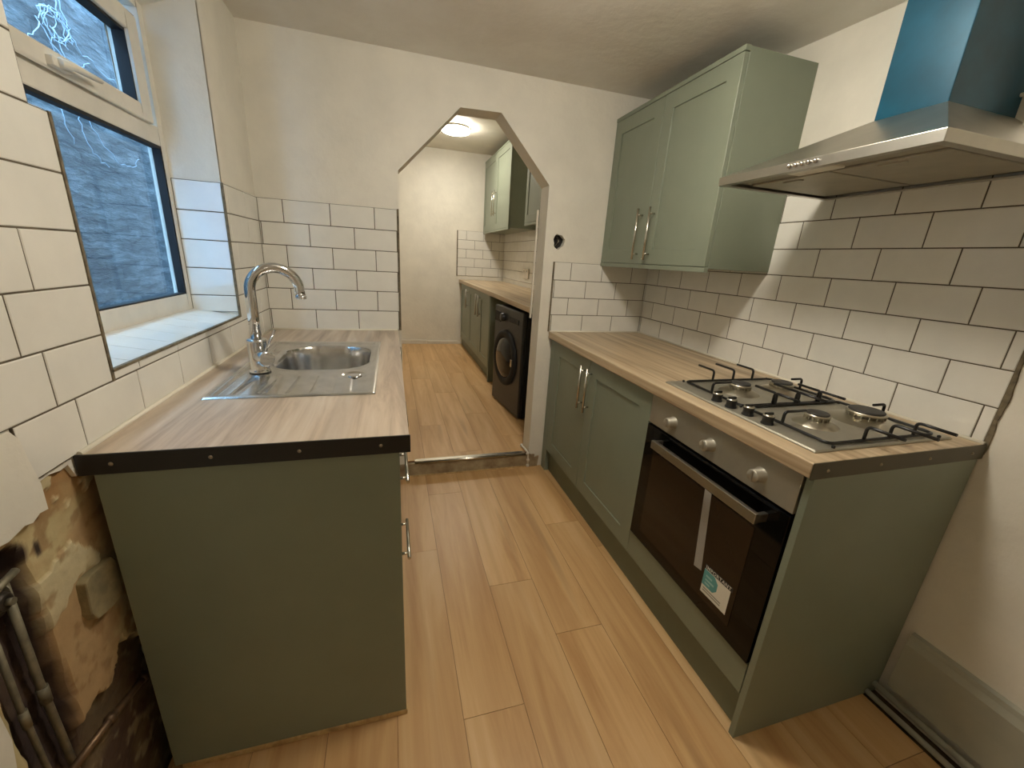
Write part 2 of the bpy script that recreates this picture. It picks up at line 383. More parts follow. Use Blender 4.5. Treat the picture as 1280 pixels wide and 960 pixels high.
mb.box((-.06, -3.75, .9), (-.04, -1.285, 2.4)); mb.box((-.06, OY1+.012, .9), (-.04, .13, 2.4)); mb.box((-.06, -1.285, .9), (-.04, OY1+.012, 1.0)); mb.box((-.06, -1.285, 2.10), (-.04, OY1+.012, 2.4))
mb.prism([(-3.70, .86), (-1.62, .86), (-1.557, .8475), (-1.525, .8535), (-1.51, .8485), (-1.493, .8555), (-1.476, .8525), (-1.474, .9015), (-1.482, .95), (-1.487, .99), (-1.50, Z(1)-.0015), (-1.58, Z(1)-.001), (-1.60, Z(1)+.06), (-3.70, Z(2))], -.008, .0006, 'x')
wall_left = struct(mb, 'wall_left', M['plaster'])
mb = MB()   # splayed reveals and soffit
mb.box((-.180, OY1, 1.0), (-.006, OY1+.012, 2.10)); mb.box((-.180, -1.285, 1.0), (-.006, -1.275, 2.10))
mb.box((-.180, -1.275, .99), (-.006, -1.235, Z(6)))
mb.add([(-.006, -1.285, 2.08), (-.006, OY1+.01, 2.08), (-.18, OY1+.01, 2.01), (-.18, -1.285, 2.01), (-.006, -1.285, 2.11), (-.006, OY1+.01, 2.11), (-.18, OY1+.01, 2.11), (-.18, -1.285, 2.11)], [(0,1,2,3),(4,7,6,5),(0,4,5,1),(1,5,6,2),(2,6,7,3),(3,7,4,0)])
mb.build('reveal', M['plaster'], wall_left)
# tiles on the left wall
rows = [(Z(0), Z(1), joints(-1.49, -.0, -1.350))]
near = [-1.393, -1.435, -1.372, -1.438, -1.438]
for k in range(1, 6): rows.append((Z(k), Z(k+1), joints(-2.2, OY0, near[k-1])))
rows.append((Z(6), Z(7), joints(-2.2, -1.275, -1.47)))
for k in range(7, 9): rows.append((Z(k), Z(k+1), joints(-2.2, -1.275, -1.372+.1*(k % 2))))
for k in range(1, 6): rows.append((Z(k), Z(k+1), joints(OY1, 0, [-.34, -.175, -.34, -.175, -.175][k-1])))
rows.append((Z(1), Z(1)+.020, joints(OY0, OY1, -.94, .19)))
tile_field(rows, 'x', 0, 1, 'tiling', wall_left, .006)
rows = [(max(Z(k), 1.05), Z(k+1), [-.158, -.004]) for k in range(1, 6)]
tile_field(rows, 'y', OY1-.006, -1, 'tiling', wall_left, .006)
# grey metal trim round the window opening
mb = MB(); mb.box((-.006, OY0-.002, Z(1)), (.002, OY0+.005, Z(6))); mb.box((-.006, OY1-.007, Z(1)+.02), (.002, OY1, Z(6)))
mb.box((-.008, OY0, Z(1)+.019), (.002, OY1, Z(1)+.025)); mb.build('tile_trim', M['adhesive'], wall_left)
# tiled sill, rising towards the window
mb = MB(); zs = Z(1)+.024
def sill_tile(a, b, m=0, dz=0, g=.001):
    vs = [(-.001, a+g, zs+dz), (-.001, b-g, zs+dz), (-.158, b-g, zs+.026+dz), (-.158, a+g, zs+.026+dz)]
    mb.add(vs+[(v[0], v[1], v[2]-.008) for v in vs], [(0,1,2,3),(4,7,6,5),(0,4,5,1),(1,5,6,2),(2,6,7,3),(3,7,4,0)], m)
jsl = joints(OY0, OY1, -1.15, .102)
for a, b in zip(jsl, jsl[1:]): sill_tile(a, b)
sill_tile(OY0, OY1, 1, -.0012, 0); mb.build('window_sill', [M['tile'], M['grout']], wall_left)

# exposed masonry behind the torn plaster
def bare_wall():
    y0, y1, z0, z1 = -1.72, -1.30, -.05, .905; st = .0055
    ny, nz = int((y1-y0)/st), int((z1-z0)/st); vs = []; cols = []
    nn = lambda y, z, s, o=0: noise.fractal(Vector((y*s, z*s, o)), 1.0, 2.0, 4)
    sm = lambda a, b, v: (lambda t: t*t*(3-2*t))(max(0, min(1, (v-a)/(b-a))))
    mixc = lambda a, b, t: [p+(q-p)*t for p, q in zip(a, b)]
    for j in range(nz+1):
        for i in range(ny+1):
            y = y0+(y1-y0)*i/ny; z = z0+(z1-z0)*j/nz
            n1 = nn(y, z, 8); n2 = nn(y, z, 22, 3); n3 = nn(y, z, 5, 8)
            x = -.014+.0025*n1+.0008*n2
            c = mixc([192, 176, 132], [176, 146, 104], sm(-.35, .45, n3+.4*n2))
            c = mixc(c, [150, 108, 64], sm(.80, .88, z+.05*n1)*.8)
            t = sm(.24, .30, n1)*sm(.60, .66, z); c = mixc(c, [204, 194, 158], t*.8); x += .004*t
            c = mixc(c, [146, 112, 74], .6*sm(.22, .4, -n2))
            edge = .42+.05*nn(y, 0, 12, 5)+.02*nn(y, z, 30, 6)   # the plaster has fallen off below this line
            t = sm(0, .012, edge-z)
            x = x*(1-t)+t*(-.034+.006*n1+.003*n2); c = mixc(c, mixc([104, 86, 60], [78, 58, 44], sm(-.3, .3, n1)), t); c = mixc(c, [140, 126, 96], t*sm(.15, .4, n2)*.8)
            l = -1.520+.012*nn(0, z, 5, 1); r = -1.636+.012*nn(0, z, 5, 2)
            d = sm(0, .022, min(l-y, y-r))*sm(0, .03, .835-z)
            x = x*(1-d)+d*(-.054+.003*n2); c = mixc(c, mixc([84, 66, 52], [56, 42, 38], sm(-.3, .3, n1)), sm(0, .5, d))
            t = sm(.034, .022, math.hypot(y+1.545, z-.80)); c = mixc(c, [40, 26, 22], t)
            t = sm(.007, .003, math.hypot((y+1.497)*.8, (z-.79)*.35+.1*(y+1.497))); c = mixc(c, [50, 38, 30], t)
            vs.append((x, y, z)); cols.append(lin([max(8, min(255, v)) for v in c]))
    fs = [(j*(ny+1)+i, j*(ny+1)+i+1, (j+1)*(ny+1)+i+1, (j+1)*(ny+1)+i) for j in range(nz) for i in range(ny)]
    me = bpy.data.meshes.new('exposed_masonry'); me.from_pydata(vs, [], fs); me.materials.append(M['bare'])
    at = me.color_attributes.new('patch', 'FLOAT_COLOR', 'POINT')
    for i, c in enumerate(cols): at.data[i].color = c
    o = bpy.data.objects.new('exposed_masonry', me); COL.objects.link(o); o.parent = wall_left
    o['label'] = 'bare ochre masonry where the plaster has been torn off'; return o
bare_wall()
mb = MB(); zz = [(-1.449, .578), (-1.458, .600), (-1.452, .668), (-1.44, .674), (-1.375, .668), (-1.366, .655), (-1.366, .572), (-1.40, .566)]
mb.prism(zz, -.02, .003, 'x'); mb.build('protruding_block', M['block'], wall_left, .003, 2, label='rough square block standing out of the bare wall')
mb = MB(); mb.box((-.24, -3.75, -.06), (-.04, -1.72, .9)); mb.build('wall_base', M['plaster'], wall_left)

# end wall behind the camera, back room walls
mb = MB(); mb.box((-.245, -3.75, -.06), (XR+.2, -3.6, 2.4)); struct(mb, 'wall_front', M['plaster'])
mb = MB(); mb.box((-.245, 3.5, -.05), (XR+.2, 3.65, 2.75)); w5 = struct(mb, 'wall_back_2', M['plaster'])
mb = MB(); mb.box((-.245, .125, -.05), (-.17, 3.65, 2.75)); struct(mb, 'wall_left_2', M['plaster'])
TW, TH, TZ = .235, .118, 1.062
rows = [(TZ+TH*k, TZ+TH*(k+1), joints(1.468, XR, 1.468+(.0 if k % 2 else .117), TW)) for k in range(5)]
tile_field(rows, 'y', 3.494, -1, 'tiling', w5, .006, gap=.004)
mb = MB(); mb.box((1.455, 3.488, TZ), (1.468, 3.5, TZ+TH*5)); mb.build('edge_trim', M['adhesive'], w5)
rows = [(TZ+TH*k, TZ+TH*(k+1), joints(.14, 3.49, .2+(.0 if k % 2 else .117), TW)) for k in range(5)]
tile_field(rows, 'x', XR-.006, -1, 'tiling', wall_right, .006, gap=.004)
mb = MB(); mb.box((-.17, 3.485, .095), (1.05, 3.5, .15)); mb.box((1.06, 3.48, .095), (1.5, 3.5, .14)); struct(mb, 'baseboard_back', M['upvc'], bevel=.003)
# stain on the far wall
# doorway step
mb = MB(); mb.box((.55, -.004, -.05), (1.47, .02, .086)); struct(mb, 'trim_1', M['riser'], bevel=.002)
mb = MB(); mb.tube([(.692, -.006, .093), (1.405, -.006, .093)], .0085, 12); mb.box((.692, -.006, .0935), (1.405, .03, .0985)); struct(mb, 'trim_2', M['nickel'])
mb = MB(); mb.box((.55, -.012, 0), (1.47, -.004, .007)); struct(mb, 'trim_3', M['rawwood'], bevel=.002)
mb = MB(); mb.prism([(1.427, .10), (1.427, .0), (1.49, .0), (1.497, .075), (1.47, .065), (1.45, .08)], -.012, .0, 'y'); mb.prism([(.56, .0), (.63, .0), (.632, .085), (.60, .075), (.56, .085)], -.012, .0, 'y'); struct(mb, 'trim_4', M['riser'])
# small white pipe standing at the foot of the jamb
mb = MB()
mb.tube(fillet([(1.405, .09, .112), (1.408, .03, .116), (1.414, -.008, .112), (1.418, -.020, .095), (1.42, -.020, .010)], .02), .0065, 10)
for p in ((1.405, .085, .113), (1.416, -.017, .10), (1.42, -.020, .055), (1.42, -.020, .016)): mb.lathe([(0, -.010), (.008, -.009), (.010, -.003), (.010, .003), (.008, .009), (0, .010)], 12, 0, p)
o = mb.build('pipe', M['upvc']); tag(o, 'short crusty white pipe bent over the doorway step at its right end', 'pipe')
# white conduit on the back edge of the jamb
mb = MB(); mb.box((1.414, .127, .97), (1.424, .140, 1.60)); struct(mb, 'trim_5', M['upvc'], bevel=.002)

# skirting and floor pipes at the right
mb = MB()
prof = [(XR, .06), (XR-.022, .06), (XR-.022, .235), (XR-.014, .255), (XR-.012, .27), (XR, .275)]
a = [(p[0], -1.705, p[1]) for p in prof]; b = [(p[0], -3.6, p[1]) for p in prof]; n = len(prof)
mb.add(a+b, [tuple(range(n)), tuple(range(2*n-1, n-1, -1))]+[(i, i+n, (i+1) % n+n, (i+1) % n) for i in range(n)]); struct(mb, 'baseboard_right', M['skirting'])
for (x, z, r, lab) in ((2.090, .040, .010, 'grey heating pipe running under the skirting, nearer the wall'), (2.066, .012, .009, 'pale heating pipe running along the floor edge, farther from the wall')):
    mb = MB(); mb.tube([(x, -1.60, z), (x+.001, -2.1, z), (x, -3.59, z)], r, 10); o = mb.build('heating_pipe', M['skirting']); tag(o, lab, 'pipe')

# ------------------------------------------------------------------ window
wx = -.158
mb = MB()
def frame_rect(mb, y0, y1, z0, z1, wy0, wy1, wz0, wz1, xa, xb, mi=0):
    mb.box((xa, y0, z0), (xb, y0+wy0, z1), mi); mb.box((xa, y1-wy1, z0), (xb, y1, z1), mi)
    mb.box((xa, y0+wy0, z0), (xb, y1-wy1, z0+wz0), mi); mb.box((xa, y0+wy0, z1-wz1), (xb, y1-wy1, z1), mi)
frame_rect(mb, -1.300, OY1+.012, 1.045, 2.05, .065, .044, .075, .05, wx, wx-.040)
mb.box((wx, -1.24, 1.612), (wx-.040, OY1-.03, 1.672))
win = struct(mb, 'window_1', M['upvc'], bevel=.004)
mb = MB(); mb.box((wx-.03, -1.24, 1.10), (wx-.034, OY1-.03, 1.615)); mb.build('pane', M['glass'], win)
mb = MB(); frame_rect(mb, -1.24, OY1-.030, 1.118, 1.614, .008, .008, .006, .010, wx-.002, wx-.026); mb.build('gasket', M['gasket'], win)
mb = MB(); frame_rect(mb, -1.23, -.492, 1.667, 1.955, .06, .062, .045, .055, wx+.014, wx-.042); sash = mb.build('sash', M['upvc'], win, .005)
mb = MB(); mb.box((wx+.006, -.492, 1.67), (wx-.02, -.486, 1.961)); mb.box((wx+.006, -1.236, 1.955), (wx-.02, -.486, 1.961)); mb.build('seal', M['gasket'], sash)
mb = MB(); mb.box((wx-.02, -1.18, 1.70), (wx-.024, -.55, 1.91)); mb.build('pane', M['glass'], sash)
mb = MB(); frame_rect(mb, -1.175, -.550, 1.710, 1.905, .006, .006, .004, .012, wx+.004, wx-.028); mb.build('gasket', M['gasket'], sash)
mb = MB(); mb.box((wx+.012, -.945, 1.672), (wx+.028, -.885, 1.692)); mb.tube([(wx+.03, -.93, 1.682), (wx+.040, -.90, 1.686), (wx+.040, -.80, 1.690)], [.011, .009, .006], 10); mb.build('window_handle', M['upvc'], sash, .002)
# outer reveal: dark jamb then a pale pipe outside

# outside: stone boundary wall and bare creeper stems
mb = MB(); mb.box((-1.55, -3.5, -.5), (-1.25, 5, 3.3)); struct(mb, 'wall_outside', M['stone'])
mb = MB(); mb.box((-1.6, -3.5, -.55), (-.3, 5, -.45)); struct(mb, 'ground', M['stone'])
def creeper(seed, name, lab, stems):
    rnd = random.Random(seed); mb = MB(); root = Vector((-1.238, stems[0][0][0], stems[0][0][1]))
    for st in stems:
        pts = []
        for (ya, za), (yb, zb_) in zip(st, st[1:]):
            for k in range(4):
                t = k/4; pts.append((-1.240+.012*rnd.random(), ya+(yb-ya)*t+rnd.uniform(-.012, .012), za+(zb_-za)*t+rnd.uniform(-.012, .012)))
        pts.append((-1.24, st[-1][0], st[-1][1])); mb.tube(pts, [.0030*(1-.5*i/len(pts)) for i in range(len(pts))], 6)
    o = mb.build(name, M['twig']); tag(o, lab, 'plant'); return o
rn = random.Random(5)
tangle = [[(1.25, 2.62), (1.22, 2.5), (1.18, 2.42), (1.12, 2.34), (1.15, 2.25)], [(1.25, 2.62), (1.30, 2.48), (1.36, 2.40), (1.52, 2.36), (1.75, 2.33)], [(1.12, 2.34), (1.05, 2.42), (1.10, 2.50), (1.2, 2.5)],
          [(1.12, 2.34), (1.22, 2.29), (1.34, 2.30), (1.46, 2.36)], [(1.18, 2.42), (1.22, 2.3), (1.26, 2.18), (1.28, 2.1)], [(1.05, 2.40), (.98, 2.32), (.90, 2.26)]]
for k in range(9):
    a = rn.uniform(0, 6.28); tangle.append([(1.2+.1*math.cos(a+i*1.1)+rn.uniform(-.03, .03), 2.45+.07*math.sin(a+i*1.1)+rn.uniform(-.03, .03)) for i in range(4)])
creeper(3, 'bare_creeper', 'tangle of pale bare creeper stems on the stone wall seen through the top pane', tangle)
creeper(8, 'bare_creeper', 'few thin hanging creeper stems on the stone wall seen through the large pane',
        [[(1.25, 2.15), (1.32, 2.0), (1.42, 1.88), (1.56, 1.80), (1.72, 1.80), (1.84, 1.88)], [(1.18, 2.1), (1.22, 1.98), (1.26, 1.86), (1.34, 1.78), (1.44, 1.76)], [(1.05, 2.05), (1.08, 1.95), (1.13, 1.83)]])

# ------------------------------------------------------------------ kitchen pieces
def bar_handle(parent, p0, p1, out, r=.006, inset=.028, mat_=None, name='handle', label=None, plen=.028):
    p0, p1, out = Vector(p0), Vector(p1), Vector(out); d = (p1-p0).normalized(); mb = MB()
    mb.tube([p0, p1], r, 12)
    for q in (p0+d*inset, p1-d*inset): mb.tube([q, q-out*plen], r*.8, 10)
    return mb.build(name, mat_ or M['nickel'], parent, label=label)
def shaker(parent, x, y0, y1, z0, z1, rail=.075, th=.02, face=-1, mat_=None, name='door'):
    """door in a plane of constant x, its face towards face*x"""
    mb = MB(); xf = x; xb = x-face*th; xr = x-face*.006
    b = .0025
    O = [(y0, z0), (y1, z0), (y1, z1), (y0, z1)]; I = [(y0+rail, z0+rail), (y1-rail, z0+rail), (y1-rail, z1-rail), (y0+rail, z1-rail)]
    mb.prism(O, xb, xf, 'x', holes=[I]); mb.box((xb, y0+rail-.001, z0+rail-.001), (xr, y1-rail+.001, z1-rail+.001))
    return mb.build(name, mat_ or M['sage'], parent, .0012, 1)

# ---- right hand run
FX = 1.516
bc = thing('base_cabinet', 'blue-grey green two-door base cabinet under the right worktop, next to the arch', 'cabinet', (1.8, -.55, 0))
mb = MB(); mb.box((FX+.022, -1.056, .154), (XR-.03, -.03, WT-.0415)); mb.build('carcass', M['sage'], bc)
mb = MB(); mb.box((FX+.002, -.078, .0), (FX+.03, -.012, WT-.041)); mb.build('filler', M['sage'], bc, .001)
d1 = shaker(bc, FX, -.537, -.082, .155, WT-.046); d2 = shaker(bc, FX, -1.054, -.541, .155, WT-.046)
bar_handle(d1, (FX-.034, -.510, .605), (FX-.034, -.510, .832), (-1, 0, 0)); bar_handle(d2, (FX-.034, -.578, .605), (FX-.034, -.578, .832), (-1, 0, 0))
oh = thing('oven_housing', 'sage green oven housing with a plain end panel facing the camera', 'cabinet', (1.8, -1.37, 0))
mb = MB(); mb.box((FX, -1.681, 0), (XR-.012, -1.663, WT-.040)); mb.build('end_panel', M['sage'], oh, .001)
mb = MB(); mb.box((FX, -1.660, .155), (FX+.02, -1.058, .262)); mb.build('filler_panel', M['sage'], oh, .001)
mb = MB(); mb.box((FX+.03, -1.662, .15), (XR-.03, -1.646, WT-.042)); mb.box((FX+.03, -1.074, .15), (XR-.03, -1.058, WT-.042)); mb.box((FX+.03, -1.646, .15), (XR-.03, -1.074, .255)); mb.build('carcass', M['carc'], oh)
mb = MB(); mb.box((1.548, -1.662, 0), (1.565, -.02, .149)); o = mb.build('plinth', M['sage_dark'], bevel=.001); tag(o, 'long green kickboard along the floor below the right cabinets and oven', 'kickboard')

# worktop with its cut-out for the hob
wt = thing('worktop', 'light oak effect worktop carrying the gas hob', 'worktop', (1.8, -.84, WT-.04))
mb = MB(); mb.box((1.4975, -1.681, WT-.04), (XR-.001, -.001, WT)); mb.build('top', M['top_r'], wt, .004, 3)
mb = MB(); mb.box((1.496, -1.6845, WT-.042), (XR-.002, -1.681, WT+.001)); es = mb.build('edge_strip', M['grey_strip'], wt, .0008, 1, label='dull metal edging strip on the end of the worktop')
for x in (1.545, 1.72, 1.90, 2.07):
    mb = MB(); mb.lathe([(0, -1.6868), (.003, -1.6866), (.0045, -1.6845), (.0045, -1.683)], 12, 0, (x, 0, WT-.021), 'y'); mb.build('screw', M['screw'], es)
mb = MB(); mb.tube([(XR-.010, -1.68, WT+.002), (XR-.010, -.010, WT+.002)], .0055, 8); mb.tube([(XR-.010, -.010, WT+.002), (1.50, -.010, WT+.002)], .0055, 8); mb.build('sealant', M['sealant'], wt)

# ---- oven
ov = thing('built_in_oven', 'built-in single oven with steel control strip and black glass door', 'oven', (FX, -1.36, .27))
Y0, Y1 = -1.658, -1.060
mb = MB(); mb.box((FX+.022, -1.644, .262), (XR-.08, -1.076, WT-.046)); mb.build('body', M['black_plastic'], ov)
mb = MB(); mb.box((FX-.004, Y0, .757), (FX+.02, Y1, WT-.046)); mb.build('control_panel', M['steel_dull'], ov, .0015)
for y in (-1.192, -1.370, -1.552):
    mb = MB(); mb.lathe([(.0, -.030), (.0165, -.029), (.018, -.026), (.019, -.004), (.022, 0)], 28, 0, (FX-.004, y, .806), 'x'); mb.box((FX-.0355, y-.0025, .795), (FX-.032, y+.0025, .822))
    mb.build('knob', M['steel_dull'], ov)
mb = MB(); mb.box((FX-.006, Y0, .268), (FX+.02, Y1, .750)); dr = mb.build('door', M['blackglass'], ov, .002)
mb = MB(); mb.box((FX-.0075, -1.578, .315), (FX-.0055, -1.120, .660)); mb.build('window', M['ovenwin'], dr)
mb = MB()
mb.box((FX-.048, -1.603, .694), (FX-.034, -1.150, .724)); mb.box((FX-.036, -1.603, .697), (FX-.005, -1.590, .721)); mb.box((FX-.036, -1.163, .697), (FX-.005, -1.150, .721)); mb.build('handle', M['steel'], dr, .0015)
mb = MB(); mb.prism([(-1.390, .665), (-1.418, .665), (-1.446, .402), (-1.414, .396)], FX-.0084, FX-.0076, 'x'); mb.build('strip', M['door_strip'], dr, label='pale grey strip down the door glass')
# energy-style sticker: white card, teal shape, black heading band
st = MB()
def quad(mb, pts, x0, x1, mi): mb.prism(pts, x0, x1, 'x', mi=mi)
SY, SZ = -1.459, .424; SW, SH = .102, .086     # top-left corner (as seen), width towards -y
def SP(u, v): return (SY-u*SW+.0*v, SZ-v*SH+.004*u)
quad(st, [SP(0, 0), SP(1, 0), SP(1, 1), SP(0, 1)], FX-.0085, FX-.0076, 0)
quad(st, [SP(0, .02), SP(.40, .02), SP(.56, .20), SP(.56, .50), SP(.44, .66), SP(0, .66)], FX-.0090, FX-.0084, 1)
for v, u1 in ((.20, .34), (.36, .44), (.5, .30)): quad(st, [SP(.10, v), SP(u1, v), SP(u1, v+.07), SP(.10, v+.07)], FX-.0093, FX-.0089, 2)
for v in (.74, .84): quad(st, [SP(.08, v), SP(.78, v), SP(.78, v+.045), SP(.08, v+.045)], FX-.0090, FX-.0084, 3)
stk = st.build('sticker', [M['label'], M['teal'], M['lightteal'], M['greyink']], dr, label='white and teal sticker headed IMPORTANT')
mb = MB(); mb.prism([(SY+.001, SZ+.016), (SY-SW-.006, SZ+.020), (SY-SW-.006, SZ+.004), (SY+.001, SZ)], FX-.0084, FX-.0076, 'x'); mb.build('heading_band', M['ink'], stk)
cu = bpy.data.curves.new('heading', 'FONT'); cu.body = 'IMPORTANT'; cu.size = .0185; cu.extrude = .0002; cu.offset = .0001; cu.space_character = 1.12
tmp = bpy.data.objects.new('tmp', cu); COL.objects.link(tmp); bpy.context.view_layer.update()
me = bpy.data.meshes.new_from_object(tmp.evaluated_get(bpy.context.evaluated_depsgraph_get())); bpy.data.objects.remove(tmp)
wdt = max(v.co.x for v in me.vertices)
for v in me.vertices:
    x, y, z = v.co; v.co = (FX-.0090-z-.0002-FX, SY-.003-x*(SW-.002)/wdt+1.36, SZ+.0032+y*.85+.004*x/wdt-.27)
me.materials.clear(); me.materials.append(M['label']); o = bpy.data.objects.new('heading', me); COL.objects.link(o); o.parent = stk

# ---- gas hob
hob = thing('gas_hob', 'stainless steel four burner gas hob with black pan supports', 'hob', (1.805, -1.355, WT))
HX0, HX1, HY0, HY1 = 1.553, 2.062, -1.640, -1.062
HZ = WT+.007
mb = MB()
inn = [(HX0+.004, HY0+.004), (HX1-.004, HY0+.004), (HX1-.004, HY1-.004), (HX0+.004, HY1-.004)]; out = [(HX0, HY0), (HX1, HY0), (HX1, HY1), (HX0, HY1)]
mb.add([(x, y, WT+.0005) for x, y in out]+[(x, y, WT+.003) for x, y in out]+[(x, y, HZ) for x, y in inn], [(0,1,5,4),(1,2,6,5),(2,3,7,6),(3,0,4,7),(4,5,9,8),(5,6,10,9),(6,7,11,10),(7,4,8,11),(8,9,10,11),(0,3,2,1)])
mb.build('hob_plate', M['steel_dull'], hob, .002)
burn = [(1.742, -1.215, .034), (1.925, -1.218, .036), (1.735, -1.497, .030), (1.925, -1.500, .047)]
for bx, by, r in burn:
    mb = MB(); mb.lathe([(r*1.9, .0), (r*1.75, .004), (r*1.25, .012), (r*1.0, .014), (r*.9, .015)], 32, 0, (bx, by, HZ)); mb.lathe([(r*.86, .008), (r*.9, .022), (r*1.06, .025), (r*1.06, .030), (0, .030)], 32, 0, (bx, by, HZ))
    for k in range(16): 
        a = 2*PI*k/16; mb.box((bx+r*.98*math.cos(a)-.0015, by+r*.98*math.sin(a)-.0015, HZ+.012), (bx+r*.98*math.cos(a)+.0015, by+r*.98*math.sin(a)+.0015, HZ+.024))
    b_ = mb.build('burner', M['alu'], hob)
    mb = MB(); mb.lathe([(r*.92, .030), (r*.94, .032), (r*.92, .035), (r*.8, .036), (0, .036)], 32, 0, (bx, by, HZ)); mb.build('burner_cap', M['burner'], b_)
for i, y in enumerate((-1.285, -1.343, -1.408, -1.475)):
    mb = MB(); mb.lathe([(.0165, 0), (.0165, .004), (.0145, .006), (.014, .018), (.0155, .020), (.0155, .024)], 24, 0, (1.583, y, HZ)); mb.lathe([(.0155, .024), (.014, .028), (0, .0285)], 24, 1, (1.583, y, HZ))
    mb.box((1.583-.013, y-.003, HZ+.028), (1.583+.013, y+.003, HZ+.0335), 0); mb.build('knob', [M['black_plastic'], M['nickel']], hob, label='black plastic hob knob')
def pan_support(ya, yb):
    mb = MB(); xa, xb = 1.618, 2.012; r = .0042; zb = HZ+.006; zt = HZ+.044
    loop = [(xa, ya, zb), (xb, ya, zb), (xb, yb, zb), (xa, yb, zb)]
    pts = fillet([((xa+xb)/2, ya, zb)]+[loop[1], loop[2], loop[3], loop[0]]+[((xa+xb)/2, ya, zb)], .018)[:-1]
    mb.tube(pts, r, 8, closed=True)
    for bx in (1.738, 1.925):                                  # fingers over the two burners and one between
        for y, s in ((ya, 1), (yb, -1)): mb.tube(fillet([(bx, y, zb), (bx, y, zt), (bx, y+s*.082, zt)], .012), r, 8)
    for y, s in ((ya, 1), (yb, -1)): mb.tube(fillet([(1.832, y, zb), (1.832, y, zt), (1.832, y+s*.095, zt)], .012), r, 8)
    yc = (ya+yb)/2
    mb.tube(fillet([(xa, yc, zb), (xa, yc, zt-.004), (xa+.075, yc, zt-.004)], .012), r, 8); mb.tube(fillet([(xb, yc, zb), (xb, yc, zt), (xb-.05, yc, zt)], .012), r, 8)
    for x in (xa, xb):
        for y in (ya+.012, yb-.012): mb.lathe([(.004, HZ-.0002), (.0042, zb), (0, zb+.002)], 10, 0, (x, y, 0))
    mb.build('pan_support', M['iron'], hob)
pan_support(-1.092, -1.352); pan_support(-1.360, -1.622)

# ---- cooker hood
hood = thing('cooker_hood', 'stainless steel chimney cooker hood with blue film on its chimney', 'cooker hood', (1.9, -1.34, 1.60))
hx0, hx1, hy0, hy1, hz0, hz1 = 1.640, XR-.001, -1.640, -1.040, 1.588, 1.612
cx0, cy0, cy1, cz0 = 1.862, -1.490, -1.325, 1.732
mb = MB()
mb.add([(hx0, hy0, hz0), (hx0, hy1, hz0), (hx1, hy1, hz0), (hx1, hy0, hz0), (hx0, hy0, hz1), (hx0, hy1, hz1), (hx1, hy1, hz1), (hx1, hy0, hz1),
        (cx0, cy0, cz0), (cx0, cy1, cz0), (hx1, cy1, cz0), (hx1, cy0, cz0)],
       [(0,4,5,1),(1,5,6,2),(3,7,4,0),(4,8,9,5),(5,9,10,6),(7,11,8,4),(8,11,10,9),(2,6,10,11,7,3)])
# rolled under-lip and recessed underside
mb.prism([(hx0, hy0), (hx1, hy0), (hx1, hy1), (hx0, hy1)], hz0-.0005, hz0+.002, 'z', holes=[[(hx0+.022, hy0+.022), (hx1-.03, hy0+.022), (hx1-.03, hy1-.022), (hx0+.022, hy1-.022)]])
mb.build('canopy', M['steel'], hood, .0015, 2)
mb = MB(); mb.box((hx0+.02, hy0+.02, hz0+.010), (hx1-.02, hy1-.02, hz0+.014)); mb.build('underside', M['steel_dull'], hood)
for ya, yb in ((-1.60, -1.345), (-1.335, -1.08)):
    mb = MB(); mb.box((hx0+.10, ya, hz0+.004), (hx1-.06, yb, hz0+.011)); mb.box((hx0+.12, (ya+yb)/2-.03, hz0+.001), (hx0+.135, (ya+yb)/2+.03, hz0+.005)); mb.build('grease_filter', M['steel_dull'], hood, .002)
mb = MB(); mb.box((hx0+.035, -1.39, hz0+.004), (hx0+.085, -1.26, hz0+.011)); mb.build('lamp_cover', M['label'], hood, .002)
for i in range(5):
    mb = MB(); y = -1.301-.0187*i; mb.lathe([(.0055, 0), (.0055, -.006), (.0035, -.009), (0, -.0092)], 14, 0, (hx0, y, hz0+.013), 'x'); mb.build('button', M['chrome'], hood)
mb = MB(); mb.box((cx0+.002, cy0+.002, cz0-.001), (hx1, cy1-.002, 2.12)); mb.build('chimney', M['film'], hood, .002, label='square chimney still wrapped in glossy blue film')

# ---- wall cabinet in the kitchen
def wall_cab(lab, x, y0, y1, z0, z1, ysplit, hz, grp=None, door_mat=None, one=False):
    wc = thing('wall_cabinet', lab, 'cabinet', ((x+XR)/2, (y0+y1)/2, z0), group=grp)
    mb = MB(); mb.box((x+.021, y0+.001, z0), (XR-.001, y1-.001, z1-.002)); mb.build('carcass', M['sage'], wc, .001)
    mb = MB(); mb.box((x+.0, y0, z0-.016), (x+.020, y1, z0+.004)); mb.build('light_pelmet', M['sage'], wc, .0015)
    mb = MB(); mb.box((x-.001, y0, z1-.018), (x+.022, y1, z1)); mb.build('top_trim', M['sage'], wc, .0015)
    ds = [(y0+.003, ysplit-.002), (ysplit+.002, y1-.003)] if not one else [(y0+.003, y1-.003)]
    for i, (a, b) in enumerate(ds):
        d = shaker(wc, x, a, b, z0+.006, z1-.020, .068)
        y = (b-.045) if i == 0 else (a+.040)
        if hz: bar_handle(d, (x-.034, y if i else b-.055, hz[0]), (x-.034, y if i else b-.055, hz[1]), (-1, 0, 0), .0058)
    return wc
wall_cab('sage green two-door wall cabinet hanging beside the cooker hood', 1.790, -.875, -.004, 1.325, 2.076, -.432, (1.35, 1.588))

